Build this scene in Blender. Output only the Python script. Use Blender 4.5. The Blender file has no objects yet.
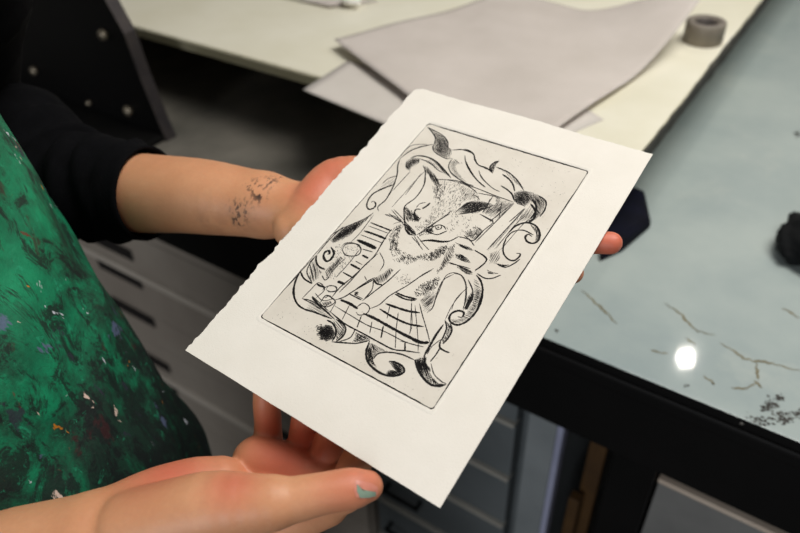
import bpy, bmesh, math, random
import numpy as np
from mathutils import Vector

random.seed(7)
rng = np.random.default_rng(7)
scene = bpy.context.scene
COL = scene.collection

# ------------------------------------------------------------------ camera
F = 715.0
def _n(v): return v/np.linalg.norm(v)
AX = _n(np.array([1328, 532.5, -F]))
AZ = -_n(np.array([30, 886, F])); AZ = _n(AZ-AX*AZ.dot(AX)); AY = np.cross(AZ, AX)
M = np.array([AX, AY, AZ])                       # camera (x right, y down, z forward) -> world
CAM = np.array([0, 0, 1.5])
cd = bpy.data.cameras.new('camera'); cam = bpy.data.objects.new('camera', cd); COL.objects.link(cam)
from mathutils import Matrix
R = Matrix(((M[0, 0], -M[0, 1], -M[0, 2]), (M[1, 0], -M[1, 1], -M[1, 2]), (M[2, 0], -M[2, 1], -M[2, 2])))
cam.matrix_world = Matrix.Translation(CAM.tolist()) @ R.to_4x4()
cd.sensor_width = 36; cd.lens = F/800*36; cd.clip_start = 0.02
cd.dof.use_dof = True; cd.dof.focus_distance = 0.485; cd.dof.aperture_fstop = 5.4
scene.camera = cam

def ray(px, py): return M@np.array([px-400, py-266.5, F])
def PZ(px, py, z): r = ray(px, py); return CAM+r*(z-CAM[2])/r[2]
def PY(px, py, y): r = ray(px, py); return CAM+r*(y-CAM[1])/r[1]
def D(px, py, d): return CAM+ray(px, py)/F*d

TZ = 0.92                                        # table top height
SZ = 1.05                                        # press bed height

# ------------------------------------------------------------------ world and lights
w = bpy.data.worlds.new('world'); scene.world = w; w.use_nodes = True
w.node_tree.nodes['Background'].inputs[0].default_value = (0.95, 0.97, 1, 1)
w.node_tree.nodes['Background'].inputs[1].default_value = 0.10
def area(name, loc, target, size, power, col):
    l = bpy.data.lights.new(name, 'AREA'); l.shape = 'RECTANGLE'; l.size, l.size_y = size; l.energy = power; l.color = col
    o = bpy.data.objects.new(name, l); COL.objects.link(o); o.location = loc
    o.rotation_euler = (Vector(target)-Vector(loc)).to_track_quat('-Z', 'Y').to_euler()
    return o
area('ceiling_panel_light', (0.25, 0.95, 2.75), (0, 0.7, 1), (1.3, 0.9), 35, (1, 0.97, 0.915))
area('front_fill_light', (0.1, -2.4, 1.75), (-.2, 0.6, .8), (1.4, 1.2), 34, (0.94, 0.96, 1))  # unseen soft fill added in front to brighten the cabinet fronts
hp = PZ(686, 358, TZ); hr = ray(686, 358); hr = hr*np.array([1, 1, -1]); hl = hp+hr*(2.68-TZ)/hr[2]
l = bpy.data.lights.new('ceiling_bulb', 'POINT'); l.energy = 15; l.shadow_soft_size = 0.024; l.color = (1, 0.94, 0.85)
bulb = bpy.data.objects.new('ceiling_bulb', l); COL.objects.link(bulb); bulb.location = hl.tolist()
scene.view_settings.view_transform = 'Standard'; scene.view_settings.look = 'None'
scene.view_settings.gamma = 1; scene.view_settings.use_curve_mapping = False
scene.view_settings.exposure = 0.0

# ------------------------------------------------------------------ materials
def lin(c): return tuple((x/255/12.92 if x/255 <= .04045 else ((x/255+.055)/1.055)**2.4) for x in c)
class NT:
    def __init__(s, name):
        s.m = bpy.data.materials.new(name); s.m.use_nodes = True; s.t = s.m.node_tree
        s.b = s.t.nodes['Principled BSDF']; s._tc = None
    def n(s, kind, **kw):
        x = s.t.nodes.new(kind)
        for k, v in kw.items(): setattr(x, k, v)
        return x
    def l(s, a, b): s.t.links.new(a, b)
    def tc(s):
        if s._tc is None: s._tc = s.n('ShaderNodeTexCoord').outputs['Object']
        return s._tc
    def noise(s, scale, detail=4, rough=.6, vec=None, dist=0, stretch=None):
        x = s.n('ShaderNodeTexNoise'); x.inputs['Scale'].default_value = scale; x.inputs['Detail'].default_value = detail
        x.inputs['Roughness'].default_value = rough; x.inputs['Distortion'].default_value = dist
        v = vec or s.tc()
        if stretch:
            mp = s.n('ShaderNodeMapping'); mp.inputs['Scale'].default_value = stretch; s.l(v, mp.inputs[0]); v = mp.outputs[0]
        s.l(v, x.inputs['Vector']); return x.outputs['Fac']
    def ramp(s, fac, stops, interp='LINEAR'):
        r = s.n('ShaderNodeValToRGB'); cr = r.color_ramp; cr.interpolation = interp
        while len(cr.elements) < len(stops): cr.elements.new(.5)
        for e, (p, c) in zip(cr.elements, stops):
            e.position = p; e.color = (*c, 1) if len(c) == 3 else c
        s.l(fac, r.inputs[0]); return r.outputs[0]
    def mix(s, fac, a, b):
        x = s.n('ShaderNodeMix', data_type='RGBA')
        for inp, v in ((x.inputs[0], fac), (x.inputs[6], a), (x.inputs[7], b)):
            if hasattr(v, 'links'): s.l(v, inp)
            elif isinstance(v, (int, float)): inp.default_value = v
            else: inp.default_value = (*v, 1)
        return x.outputs[2]
    def math(s, op, a, b=0.0, clamp=False):
        x = s.n('ShaderNodeMath', operation=op); x.use_clamp = clamp
        for i, v in enumerate((a, b)):
            if hasattr(v, 'links'): s.l(v, x.inputs[i])
            else: x.inputs[i].default_value = v
        return x.outputs[0]
    def base(s, c):
        if hasattr(c, 'links'): s.l(c, s.b.inputs['Base Color'])
        else: s.b.inputs['Base Color'].default_value = (*c, 1)
    def bump(s, h, strength=.3, dist=.002):
        x = s.n('ShaderNodeBump'); x.inputs['Strength'].default_value = strength; x.inputs['Distance'].default_value = dist
        s.l(h, x.inputs['Height']); s.l(x.outputs[0], s.b.inputs['Normal'])
    def set(s, **kw):
        for k, v in kw.items(): s.b.inputs[k.replace('_', ' ')].default_value = v
        return s
def simple(name, c1, c2, scale=20, rough=.6, bump=0, bscale=200, **kw):
    t = NT(name); f = t.noise(scale, 6)
    t.base(t.ramp(f, [(.3, lin(c1)), (.7, lin(c2))])); t.set(Roughness=rough, **kw)
    if bump: t.bump(t.noise(bscale, 3), bump, .001)
    return t.m
B0 = (0, 0, 0); W1 = (1, 1, 1)

m_paper = simple('print_paper', (231, 225, 214), (236, 230, 220), 30, .9, .25, 900)
def mk_plate():
    t = NT('plate_tone'); a = t.ramp(t.noise(28, 6, .65), [(.35, lin((214, 206, 193))), (.7, lin((226, 219, 207)))])
    sp = t.ramp(t.noise(420, 2, .5), [(.70, B0), (.76, W1)])
    sc = t.ramp(t.noise(60, 5, .7, stretch=(1, 6, 1)), [(.64, B0), (.72, W1)])
    c = t.mix(t.math('MULTIPLY', sp, .35), a, lin((120, 112, 102)))
    t.base(t.mix(t.math('MULTIPLY', sc, .22), c, lin((150, 142, 132)))); t.set(Roughness=.9); return t.m
m_plate = mk_plate()
m_ink = simple('etching_ink', (18, 16, 16), (30, 27, 26), 300, .7, Specular_IOR_Level=.2)
m_inkline = simple('etching_ink_light', (62, 57, 53), (84, 77, 71), 300, .8)
m_inkmid = simple('etching_ink_mid', (34, 31, 30), (52, 47, 44), 300, .8)

def mk_table():
    t = NT('painted_tabletop')
    big = t.ramp(t.noise(5, 6, .6), [(.3, lin((144, 157, 157))), (.7, lin((169, 179, 175)))])
    wear = t.ramp(t.noise(9, 8, .7), [(.56, B0), (.72, W1)])
    c = t.mix(t.math('MULTIPLY', wear, .35), big, lin((188, 192, 183)))
    sp = t.ramp(t.noise(70, 4, .6), [(.74, B0), (.78, W1)])
    c = t.mix(t.math('MULTIPLY', sp, .35), c, lin((98, 92, 76)))
    t.base(c)
    t.set(Roughness=.5, Specular_IOR_Level=.3, Coat_Weight=.4, Coat_Roughness=.06)
    return t.m
m_table = mk_table()
m_crack = simple('crack_dirt', (92, 86, 62), (128, 118, 88), 80, .8)
m_smear = simple('ink_smear', (34, 34, 32), (60, 58, 52), 120, .6)
m_black = simple('black_steel', (6, 6, 6), (11, 10, 10), 12, .55, .1, 60, Specular_IOR_Level=.2)
m_blackmatte = simple('matte_black_wood', (6, 6, 6), (10, 9, 9), 12, .75, Specular_IOR_Level=.15)
m_rim = simple('worn_steel_edge', (52, 50, 54), (84, 76, 72), 14, .45, Metallic=.5)
m_bolt = simple('bolt_steel', (120, 110, 96), (160, 150, 130), 60, .4, Metallic=.6)
m_dark_top = simple('dirty_steel_top', (84, 82, 75), (122, 117, 108), 7, .6, .1, 40)
m_cream = None
def mk_cream():
    t = NT('cream_press_bed'); a = t.ramp(t.noise(6, 6), [(.3, lin((226, 221, 199))), (.7, lin((238, 234, 217)))])
    s = t.ramp(t.noise(26, 6, .7), [(.66, B0), (.74, W1)])
    t.base(t.mix(t.math('MULTIPLY', s, .3), a, lin((168, 158, 122)))); t.set(Roughness=.45); return t.m
m_cream = mk_cream()
m_creamedge = simple('cream_bed_edge', (196, 190, 154), (216, 210, 176), 12, .6)
m_grime = simple('dark_grime', (30, 30, 28), (66, 64, 56), 60, .8)
m_kraft = simple('grey_newsprint', (194, 185, 177), (206, 197, 190), 10, .85, .3, 30)
m_kraft2 = simple('pale_newsprint', (202, 195, 187), (212, 205, 198), 10, .85, .3, 30)
m_cab = simple('grey_cabinet_paint', (148, 138, 127), (166, 157, 145), 5, .5)
m_cabedge = simple('grey_cabinet_edge', (186, 177, 164), (204, 195, 182), 5, .45)
m_low = simple('low_cabinet_grey', (112, 112, 110), (132, 132, 129), 6, .5)
m_slot = simple('dark_recess', (14, 10, 9), (26, 20, 18), 40, .7)
m_cab2 = simple('blue_grey_cabinet_paint', (86, 92, 94), (104, 110, 112), 5, .5)
m_cab2edge = simple('pale_cabinet_lip', (150, 148, 140), (170, 166, 156), 9, .45)
m_cab2post = simple('blue_grey_post', (118, 124, 126), (138, 144, 146), 7, .45)
m_postedge = simple('lit_post_edge', (148, 152, 176), (176, 180, 204), 9, .4)  # bluish pale colour stands in for light on the post's bevel
m_wood = simple('ochre_wood', (58, 38, 14), (84, 58, 24), 12, .6)
m_floor = simple('concrete_floor', (58, 56, 53), (84, 81, 76), 4, .7, .2, 30)
m_wall = simple('plaster_wall', (176, 172, 164), (190, 186, 178), 3, .9)
m_tape = simple('tape_roll_side', (120, 112, 100), (140, 132, 118), 40, .5)
m_tapecore = simple('tape_core', (52, 46, 44), (74, 66, 62), 40, .7)
m_tapetop = simple('tape_top', (112, 104, 96), (140, 132, 122), 90, .6)
m_navy = simple('navy_cloth', (7, 8, 18), (14, 16, 34), 30, .8, .3, 200, Specular_IOR_Level=.15)
m_teal = simple('teal_hem', (30, 74, 74), (44, 96, 92), 40, .8)
m_rag = simple('black_rag', (5, 6, 7), (14, 16, 18), 40, .8, .5, 90, Specular_IOR_Level=.2)
m_white = simple('highlight_white', (244, 242, 234), (250, 248, 242), 20, .8)
m_sweater = simple('black_knit', (5, 5, 7), (10, 10, 13), 60, .95, .5, 500, Specular_IOR_Level=.1)
m_trouser = simple('dark_denim', (20, 22, 30), (32, 34, 44), 40, .9)
m_hair = simple('dark_hair', (30, 22, 18), (48, 36, 28), 80, .6)

def mk_apron():
    t = NT('paint_stained_apron')
    g = t.ramp(t.noise(18, 8, .7), [(.28, lin((0, 66, 44))), (.5, lin((0, 120, 82))), (.72, lin((8, 158, 108)))])
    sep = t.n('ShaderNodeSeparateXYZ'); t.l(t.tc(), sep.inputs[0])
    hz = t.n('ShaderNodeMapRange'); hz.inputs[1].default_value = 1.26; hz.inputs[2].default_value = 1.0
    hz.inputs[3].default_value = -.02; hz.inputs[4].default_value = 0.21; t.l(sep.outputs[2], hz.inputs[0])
    def shifted(k):
        o = t.n('ShaderNodeMapping'); o.inputs['Location'].default_value = (k*.37, k*.91, k*.53); t.l(t.tc(), o.inputs[0]); return o.outputs[0]
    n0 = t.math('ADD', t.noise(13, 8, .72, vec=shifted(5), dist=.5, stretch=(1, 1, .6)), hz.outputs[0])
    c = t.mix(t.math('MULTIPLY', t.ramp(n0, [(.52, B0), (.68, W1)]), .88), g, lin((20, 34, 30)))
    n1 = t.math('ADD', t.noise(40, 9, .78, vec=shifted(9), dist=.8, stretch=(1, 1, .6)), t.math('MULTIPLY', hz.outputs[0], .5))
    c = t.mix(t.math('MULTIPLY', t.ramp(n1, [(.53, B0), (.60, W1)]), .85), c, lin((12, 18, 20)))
    n2 = t.noise(70, 7, .75, vec=shifted(3), dist=.4)
    c = t.mix(t.math('MULTIPLY', t.ramp(n2, [(.60, B0), (.66, W1)]), .55), c, lin((34, 160, 118)))
    for sc, lo, col, st, f, k in ((58, .69, (112, 40, 30), (1, 1, .5), .8, 1), (40, .675, (92, 102, 134), (1, 1, .4), .85, 2), (50, .70, (222, 196, 182), (1, 1, .45), 1, 3),
                               (60, .70, (196, 120, 22), (1, 1, .5), .95, 4), (30, .65, (44, 42, 58), (1, 1, .6), .8, 5), (64, .705, (206, 210, 220), (1, 1, .55), 1, 6), (28, .66, (60, 20, 24), (1, 1, .5), .7, 8)):
        v = t.ramp(t.noise(sc, 4, .6, vec=shifted(sc+k*7), stretch=st, dist=.4), [(lo-.01, B0), (lo+.02, W1)])
        c = t.mix(t.math('MULTIPLY', v, f), c, lin(col))
    t.base(c); t.set(Roughness=.62); t.bump(t.noise(90, 6, .7), .5, .002); return t.m
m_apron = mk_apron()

def mk_skin(blobs):
    t = NT('skin')
    a = t.ramp(t.noise(24, 5), [(.3, lin((206, 144, 104))), (.7, lin((219, 160, 120)))])
    def ball(c, r, soft=1.0):
        x = t.n('ShaderNodeVectorMath', operation='DISTANCE'); t.l(t.tc(), x.inputs[0]); x.inputs[1].default_value = tuple(c)
        mr = t.n('ShaderNodeMapRange', interpolation_type='SMOOTHSTEP'); t.l(x.outputs['Value'], mr.inputs[0])
        mr.inputs[1].default_value = r; mr.inputs[2].default_value = r*(1-soft); mr.inputs[3].default_value = 0; mr.inputs[4].default_value = 1
        return mr.outputs[0]
    col = a
    for c, r, k in blobs['red']:
        col = t.mix(t.math('MULTIPLY', ball(c, r), k), col, lin((206, 96, 76)))
    fine = t.ramp(t.noise(330, 3, .6), [(.35, B0), (.7, W1)])
    col = t.mix(t.math('MULTIPLY', fine, .10), col, lin((176, 104, 80)))
    for (c, r) in blobs['ink']:
        n = t.ramp(t.noise(170, 5, .65, stretch=(1.6, .8, 1)), [(.52, B0), (.57, W1)])
        col = t.mix(t.math('MULTIPLY', t.math('MULTIPLY', n, ball(c, r)), .92), col, lin((40, 34, 34)))
    for (c, r) in blobs['smudge']:
        n = t.ramp(t.noise(60, 4), [(.40, B0), (.7, W1)])
        col = t.mix(t.math('MULTIPLY', t.math('MULTIPLY', n, ball(c, r)), .5), col, lin((120, 78, 62)))
    t.base(col); t.set(Roughness=.48)
    t.b.inputs['Subsurface Weight'].default_value = .12; t.b.inputs['Subsurface Radius'].default_value = (.01, .004, .002)
    t.b.inputs['Subsurface Scale'].default_value = .6
    t.bump(t.noise(420, 4, .7), .25, .0008); return t.m

# ------------------------------------------------------------------ object helpers
def link(name, me, mat=None, parent=None, smooth=False):
    o = bpy.data.objects.new(name, me); COL.objects.link(o)
    if mat is not None:
        for mm in (mat if isinstance(mat, (list, tuple)) else [mat]): me.materials.append(mm)
    if smooth: me.polygons.foreach_set('use_smooth', [True]*len(me.polygons))
    if parent is not None:
        o.parent = parent; o.matrix_parent_inverse = Matrix.Translation(-Vector(parent.location))
    return o
def from_py(name, vs, fs, mat, parent=None, smooth=False):
    me = bpy.data.meshes.new(name); me.from_pydata([tuple(map(float, v)) for v in vs], [], fs); me.update()
    return link(name, me, mat, parent, smooth)
def from_bm(name, bm, mat, parent=None, smooth=False):
    bmesh.ops.recalc_face_normals(bm, faces=bm.faces)
    me = bpy.data.meshes.new(name); bm.to_mesh(me); bm.free(); return link(name, me, mat, parent, smooth)
def tag(o, label=None, cat=None, group=None, kind=None):
    for k, v in (('label', label), ('category', cat), ('group', group), ('kind', kind)):
        if v: o[k] = v
    return o
def thing(name, label, cat, loc, group=None):
    o = bpy.data.objects.new(name, None); COL.objects.link(o); o.location = tuple(map(float, loc)); o.empty_display_size = .05
    return tag(o, label, cat, group)
def bm_box(bm, lo, hi, bev=0.0, seg=2):
    b2 = bmesh.new(); bmesh.ops.create_cube(b2, size=1)
    for v in b2.verts:
        v.co = Vector([(lo[i]+hi[i])/2+v.co[i]*(hi[i]-lo[i]) for i in range(3)])
    if bev: bmesh.ops.bevel(b2, geom=b2.edges[:], offset=bev, segments=seg, affect='EDGES', profile=.6)
    me = bpy.data.meshes.new('t'); b2.to_mesh(me); b2.free(); bm.from_mesh(me); bpy.data.meshes.remove(me)
def box(name, lo, hi, mat, parent=None, bev=.002):
    bm = bmesh.new(); bm_box(bm, lo, hi, bev); return from_bm(name, bm, mat, parent)
def bm_cyl(bm, p0, p1, r0, r1=None, n=20, bev=0):
    r1 = r0 if r1 is None else r1
    p0, p1 = Vector(p0), Vector(p1); q = (p1-p0).to_track_quat('Z', 'Y'); L = (p1-p0).length
    b2 = bmesh.new(); bmesh.ops.create_cone(b2, cap_ends=True, segments=n, radius1=r0, radius2=r1, depth=L)
    if bev: bmesh.ops.bevel(b2, geom=[e for e in b2.edges if len(e.link_faces) == 2 and any(len(f.verts) > 4 for f in e.link_faces)], offset=bev, segments=2, affect='EDGES')
    for v in b2.verts: v.co = q @ (v.co+Vector((0, 0, L/2)))+p0
    me = bpy.data.meshes.new('t'); b2.to_mesh(me); b2.free(); bm.from_mesh(me); bpy.data.meshes.remove(me)
def lathe(name, prof, c, mat, parent=None, n=40, smooth=True):
    vs, fs = [], []; k = len(prof)
    for i in range(n):
        a = 2*math.pi*i/n
        for r, z in prof: vs.append((c[0]+r*math.cos(a), c[1]+r*math.sin(a), c[2]+z))
    for i in range(n):
        for j in range(k):
            fs.append((i*k+j, ((i+1) % n)*k+j, ((i+1) % n)*k+(j+1) % k, i*k+(j+1) % k))
    return from_py(name, vs, fs, mat, parent, smooth)
def solid_grid(name, fn, nu, nv, th, mat, parent=None, up=(0, 0, 1), smooth=True):
    """closed thin solid from a surface fn(u, v)"""
    top = [[np.array(fn(i/nu, j/nv)) for j in range(nv+1)] for i in range(nu+1)]
    up = np.array(up)
    vs = [p for r in top for p in r]+[p-up*th for r in top for p in r]
    N = (nu+1)*(nv+1); ix = lambda i, j: i*(nv+1)+j; fs = []
    for i in range(nu):
        for j in range(nv):
            q = (ix(i, j), ix(i+1, j), ix(i+1, j+1), ix(i, j+1)); fs.append(q); fs.append(tuple(N+k for k in reversed(q)))
    ring = [ix(i, 0) for i in range(nu+1)]+[ix(nu, j) for j in range(1, nv+1)]+[ix(i, nv) for i in range(nu-1, -1, -1)]+[ix(0, j) for j in range(nv-1, 0, -1)]
    for a, b in zip(ring, ring[1:]+ring[:1]): fs.append((b, a, N+a, N+b))
    return from_py(name, vs, fs, mat, parent, smooth)
def vnoise(x, seed=0):
    """smooth 1-D value noise"""
    i = math.floor(x); f = x-i; f = f*f*(3-2*f)
    h = lambda k: (math.sin((k+seed*57.3)*127.1)*43758.5453) % 1.0
    return h(i)*(1-f)+h(i+1)*f-.5
# ------------------------------------------------------------------ setting
tag(box('floor', (-3.6, -3, -.1), (3.4, 3.4, 0), m_floor, bev=0), kind='structure')
tag(box('wall_back', (-3.6, 3.4, -.1), (3.4, 3.55, 3.0), m_wall, bev=0), kind='structure')
tag(box('wall_left', (-3.75, -3, -.1), (-3.6, 3.55, 3.0), m_wall, bev=0), kind='structure')

# ------------------------------------------------------------------ work table
EY = PZ(550, 340, TZ)[1]                          # front edge of the table
TX0, TX1, TY1 = -1.75, 1.35, 2.3
SEAM = PZ(330, 252, TZ)[0]
table = thing('work_table', 'long black framed work table with a worn grey-blue painted top', 'table', (-.2, 1.4, 0))
tt = box('tabletop', (SEAM, EY, TZ-.014), (TX1, TY1, TZ), [m_table, m_black], table, .0015)
for q in tt.data.polygons: q.material_index = 0 if q.normal.z > .6 else 1
box('steel_top', (TX0, EY, TZ-.014), (SEAM-.001, TY1, TZ), m_dark_top, table, .003)['label'] = 'dark dirty steel top'
za = PY(565, 428.6, EY+.012)[2]
bm = bmesh.new()
bm_box(bm, (TX0, EY-.003, TZ-.036), (TX1, EY+.03, TZ-.0145), .005, 3)
bm_box(bm, (TX0, EY+.010, za), (TX1, EY+.04, TZ-.030), .003)
from_bm('front_rail', bm, m_black, table)
bm = bmesh.new()
bm_box(bm, (TX0, EY+.04, TZ-.1), (TX0+.03, TY1, TZ-.0145)); bm_box(bm, (TX1-.03, EY+.04, TZ-.1), (TX1, TY1, TZ-.0145)); bm_box(bm, (TX0+.03, TY1-.03, TZ-.1), (TX1-.03, TY1, TZ-.0145))
from_bm('side_rail', bm, m_blackmatte, table)
for x in (TX0, TX1-.07):
    for y in (EY+.04, TY1-.07): box('leg', (x, y, 0), (x+.07, y+.07, TZ-.1), m_black, table, .004)
# cracks and stains on the painted top
def ribbon(vs, fs, pts, wds, up, lift=0.0):
    pts = [np.asarray(p, float) for p in pts]; b = len(vs)
    for i, p in enumerate(pts):
        t = _n(pts[min(i+1, len(pts)-1)]-pts[max(i-1, 0)]+1e-12); s = np.cross(up, t)
        vs += [p+up*lift+s*wds[i]/2, p+up*lift-s*wds[i]/2]
    for i in range(len(pts)-1): fs.append((b+2*i, b+2*i+1, b+2*i+3, b+2*i+2))
UPZ = np.array([0, 0, 1.])
vs, fs = [], []
cracks = [[(664, 304), (676, 310), (684, 318), (692, 327), (699, 332), (715, 335)], [(719, 343), (732, 350), (744, 358), (754, 362), (766, 362), (780, 366), (800, 371)],
          [(756, 362), (757, 372), (758, 380)], [(582, 291), (592, 300), (604, 311), (617, 324)], [(704, 376), (712, 382), (714, 385)], [(650, 351), (668, 354)], [(686, 337), (696, 345)],
          [(732, 388), (745, 389), (756, 383)], [(783, 308), (800, 318)], [(754, 381), (762, 388)]]
for c in cracks:
    P = []
    for (a, b) in zip(c, c[1:]):
        for k in range(6):
            t = k/6; P.append((a[0]+(b[0]-a[0])*t+random.uniform(-1.1, 1.1), a[1]+(b[1]-a[1])*t+random.uniform(-1.0, 1.0)))
    P.append(c[-1]); n = len(P); vs, fs = [], []
    ribbon(vs, fs, [PZ(*p, TZ) for p in P], [(  .0006+.0027*math.sin(math.pi*min(1, (i+.5)/n))*random.uniform(.25, 1.2)) for i in range(n)], UPZ, .0003)
    from_py('surface_crack', vs, fs, m_crack, table)['label'] = 'brown dirt filled crack'
for (px, py, r, k, sx) in ((770, 406, 8, 60, 1.1), (783, 418, 8, 60, 1.3), (760, 420, 9, 40, 1.6), (557, 331, 1.5, 5, 1), (798, 414, 5, 20, 1), (779, 397, 6, 24, .8), (686, 386, 3, 4, 1), (798, 134, 4, 40, .7)):
    vs, fs = [], []
    for _ in range(k):
        cx, cy = px+random.gauss(0, r*.5)*sx, py+random.gauss(0, r*.35); c = PZ(cx, cy, TZ); rr = random.uniform(.0004, .0017); b = len(vs)
        for j in range(7):
            a = j/7*2*math.pi; q = rr*random.uniform(.6, 1.3); vs.append(c+np.array([q*math.cos(a)*1.3, q*math.sin(a), .0002+.00002*(_ % 9)]))
        fs.append(tuple(range(b, b+7)))
    from_py('ink_smear', vs, fs, m_smear, table)['label'] = 'black ink smear'

# ------------------------------------------------------------------ etching press: bed slab and side frame
SY = PZ(330, 80, SZ)[1]; SX = PZ(643, 152, SZ)[0]
press_bed = thing('press_bed', 'cream coloured press bed slab with sheets of newsprint lying on it', 'press bed', (-.8, 1.3, TZ))
bm = bmesh.new(); bm_box(bm, (-1.72, SY, SZ-.019), (SX, 2.2, SZ), 0)
bmesh.ops.bevel(bm, geom=[e for e in bm.edges if abs(e.verts[0].co.z-e.verts[1].co.z) > .01 and e.verts[0].co.x > SX-.01], offset=.022, segments=6, affect='EDGES')
bmesh.ops.bevel(bm, geom=[e for e in bm.edges if abs(e.verts[0].co.z-e.verts[1].co.z) < .001], offset=.002, segments=2, affect='EDGES')
from_bm('slab', bm, [m_cream, m_creamedge], press_bed)
sl = press_bed.children[0]
for p in sl.data.polygons: p.material_index = 1 if abs(p.normal.z) < .5 else 0
# ragged dark edging down the right hand side
vs, fs = [], []
pts = [np.array([SX+.001, SY+.024+i*.012, SZ]) for i in range(110)]
b = len(vs)
for i, p in enumerate(pts):
    q = max(0.0008, .0016+.012*max(0, vnoise(i*.31, 3)-.12)+.004*vnoise(i*1.1, 5)); vs += [p+np.array([-.0005-q*.5, 0, .0006]), p+np.array([.001+q*.35, 0, .0002]), p+np.array([.001+q*.35, 0, -.020])]
for i in range(len(pts)-1):
    k = 3*i; fs += [(k, k+1, k+4, k+3), (k+1, k+2, k+5, k+4)]
from_py('worn_edging', vs, fs, m_grime, press_bed)['label'] = 'ragged blackened edge'
bm = bmesh.new()
for y0 in (SY+.28, SY+.8):
    bm_box(bm, (-1.70, y0, TZ+.0006), (SX-.06, y0+.06, SZ-.019), .002)
from_bm('support_beam', bm, m_blackmatte, press_bed)

pf = thing('press_side_frame', 'black steel press side plate with bolt heads and worn edge, left behind the sleeve', 'press frame', (-1.2, SY-.05, TZ))
FY = PZ(166, 141, TZ+.001)[1]
out = [(-60, -60), (82, -40), (104, -2), (124, 34), (140, 78), (158, 122), (168, 146), (150, 175), (60, 190), (-90, 190)]
Pf = [PY(x, y, FY) for x, y in out]
zb = TZ
Pf = [np.array([p[0], FY, max(p[2], zb)]) for p in Pf]
bm = bmesh.new()
fr = [bm.verts.new(p) for p in Pf]; bk = [bm.verts.new((p[0], FY+.022, p[2])) for p in Pf]
bm.faces.new(fr); bm.faces.new(list(reversed(bk))); rimf = []
for i in range(len(Pf)):
    j = (i+1) % len(Pf); rimf.append(bm.faces.new((fr[j], fr[i], bk[i], bk[j])))
bm.normal_update()
for i, f in enumerate(rimf):
    if 1 <= i <= 5: f.material_index = 1
bmesh.ops.recalc_face_normals(bm, faces=bm.faces)
me = bpy.data.meshes.new('side_plate'); bm.to_mesh(me); bm.free(); link('side_plate', me, [m_black, m_rim], pf)
box('dark_filler', (Pf[0][0], FY-.13, TZ+.0006), (PZ(163, 146, TZ)[0]-.01, FY-.0005, TZ+.012), m_black, pf, .002)  # black slab added to darken the lit strip below the side plate
for (px, py, r) in ((105, 34, .0095), (130, 110, .0095), (36, 70, .0085), (91, 102, .005), (8, 8, .018)):
    c = PY(px, py, FY); bm = bmesh.new(); bm_cyl(bm, c, c+np.array([0, -.010, 0]), r, r*.85, 12, .002)
    from_bm('bolt', bm, m_bolt, pf, True)

# ------------------------------------------------------------------ sheets on the press bed
def patch(c4, hfun, z):
    A, Bq, C, Dq = [PZ(*p, z) for p in c4]
    return lambda u, v: (A*(1-u)*(1-v)+Bq*u*(1-v)+C*u*v+Dq*(1-u)*v)+np.array([0, 0, hfun(u, v)])
def sheet(label, c4, hfun, z, mat, n=24):
    o = solid_grid('newsprint_sheet', patch(c4, hfun, z), n, n, .0004, mat)
    return tag(o, label, 'paper', 'loose newsprint sheets on the press bed')
wv = lambda u, v, s: .0012*(vnoise(u*4+v*3, s)+vnoise(u*2-v*5, s+1)+1)
def curl(u, v):
    s = min(1, max(0, (v-.40)/.60)); s = s*s*(3-2*s)
    return .006+.012*(1-u)**3*(1-v)**2+.004*math.sin(u*5+v*3)**2+wv(u, v, 3)*1.6+.064*s*max(0, (u-.58)/.42)**1.7
sheet('large grey-beige newsprint sheet with its right corner curling up beside the tape roll', [(335, 50), (508, -4), (693, 42), (500, 174)], curl, SZ, m_kraft, 36)
sheet('small pale newsprint sheet poking out past the bed edge under the large sheet', [(303, 93), (348, 62), (470, 96), (420, 140)],
      lambda u, v: .002+.003*(1-u)*(1-v)+wv(u, v, 9)*.3, SZ, m_kraft2, 12)
sheet('thin newsprint sheet with only its tip showing right of the large sheet', [(470, 110), (540, 80), (604, 120), (535, 150)],
      lambda u, v: .0006, SZ, m_kraft2, 6)
sheet('dull grey newsprint sheet at the back of the cream bed by the white highlight lump', [(255, -8), (330, 9), (378, 2), (330, -40)],
      lambda u, v: .0016+.004*u*(1-v), SZ, m_kraft, 10)
# white lump standing in for the highlight on a folded sheet corner
c = PZ(352, 8, SZ); bm = bmesh.new(); bmesh.ops.create_icosphere(bm, subdivisions=3, radius=1)
for v in bm.verts:
    s = 1+.3*vnoise(v.co.x*3+v.co.y*2.1, 4)+.25*vnoise(v.co.z*4-v.co.x*2, 8)
    v.co = Vector((c[0]+v.co.x*.020*s, c[1]+v.co.y*.012*s, c[2]+.0125+max(-.008, v.co.z*.008*s)))
tag(from_bm('corner_highlight', bm, m_white), 'small white lump standing in for a sheet corner highlight at the back of the cream bed', 'highlight stand-in')
# tape roll
c = PZ(702, 41, SZ); k = np.linalg.norm(PZ(722, 41, SZ)-PZ(683, 41, SZ))/2
tape = thing('tape_roll', 'roll of greyish masking tape standing on the cream bed', 'tape', c)
h = k*1.05
lathe('tape', [(k*.62, 0), (k, 0), (k, h*.96), (k*.97, h), (k*.66, h), (k*.62, h*.97)], c, m_tape, tape)
lathe('core', [(k*.52, .0005), (k*.615, .0005), (k*.615, h*.95), (k*.52, h*.95)], c, m_tapecore, tape)
lathe('wound_edge', [(k*.66, h+.0001), (k*.96, h+.0001), (k*.96, h+.0006), (k*.66, h+.0006)], c, m_tapetop, tape)
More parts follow.
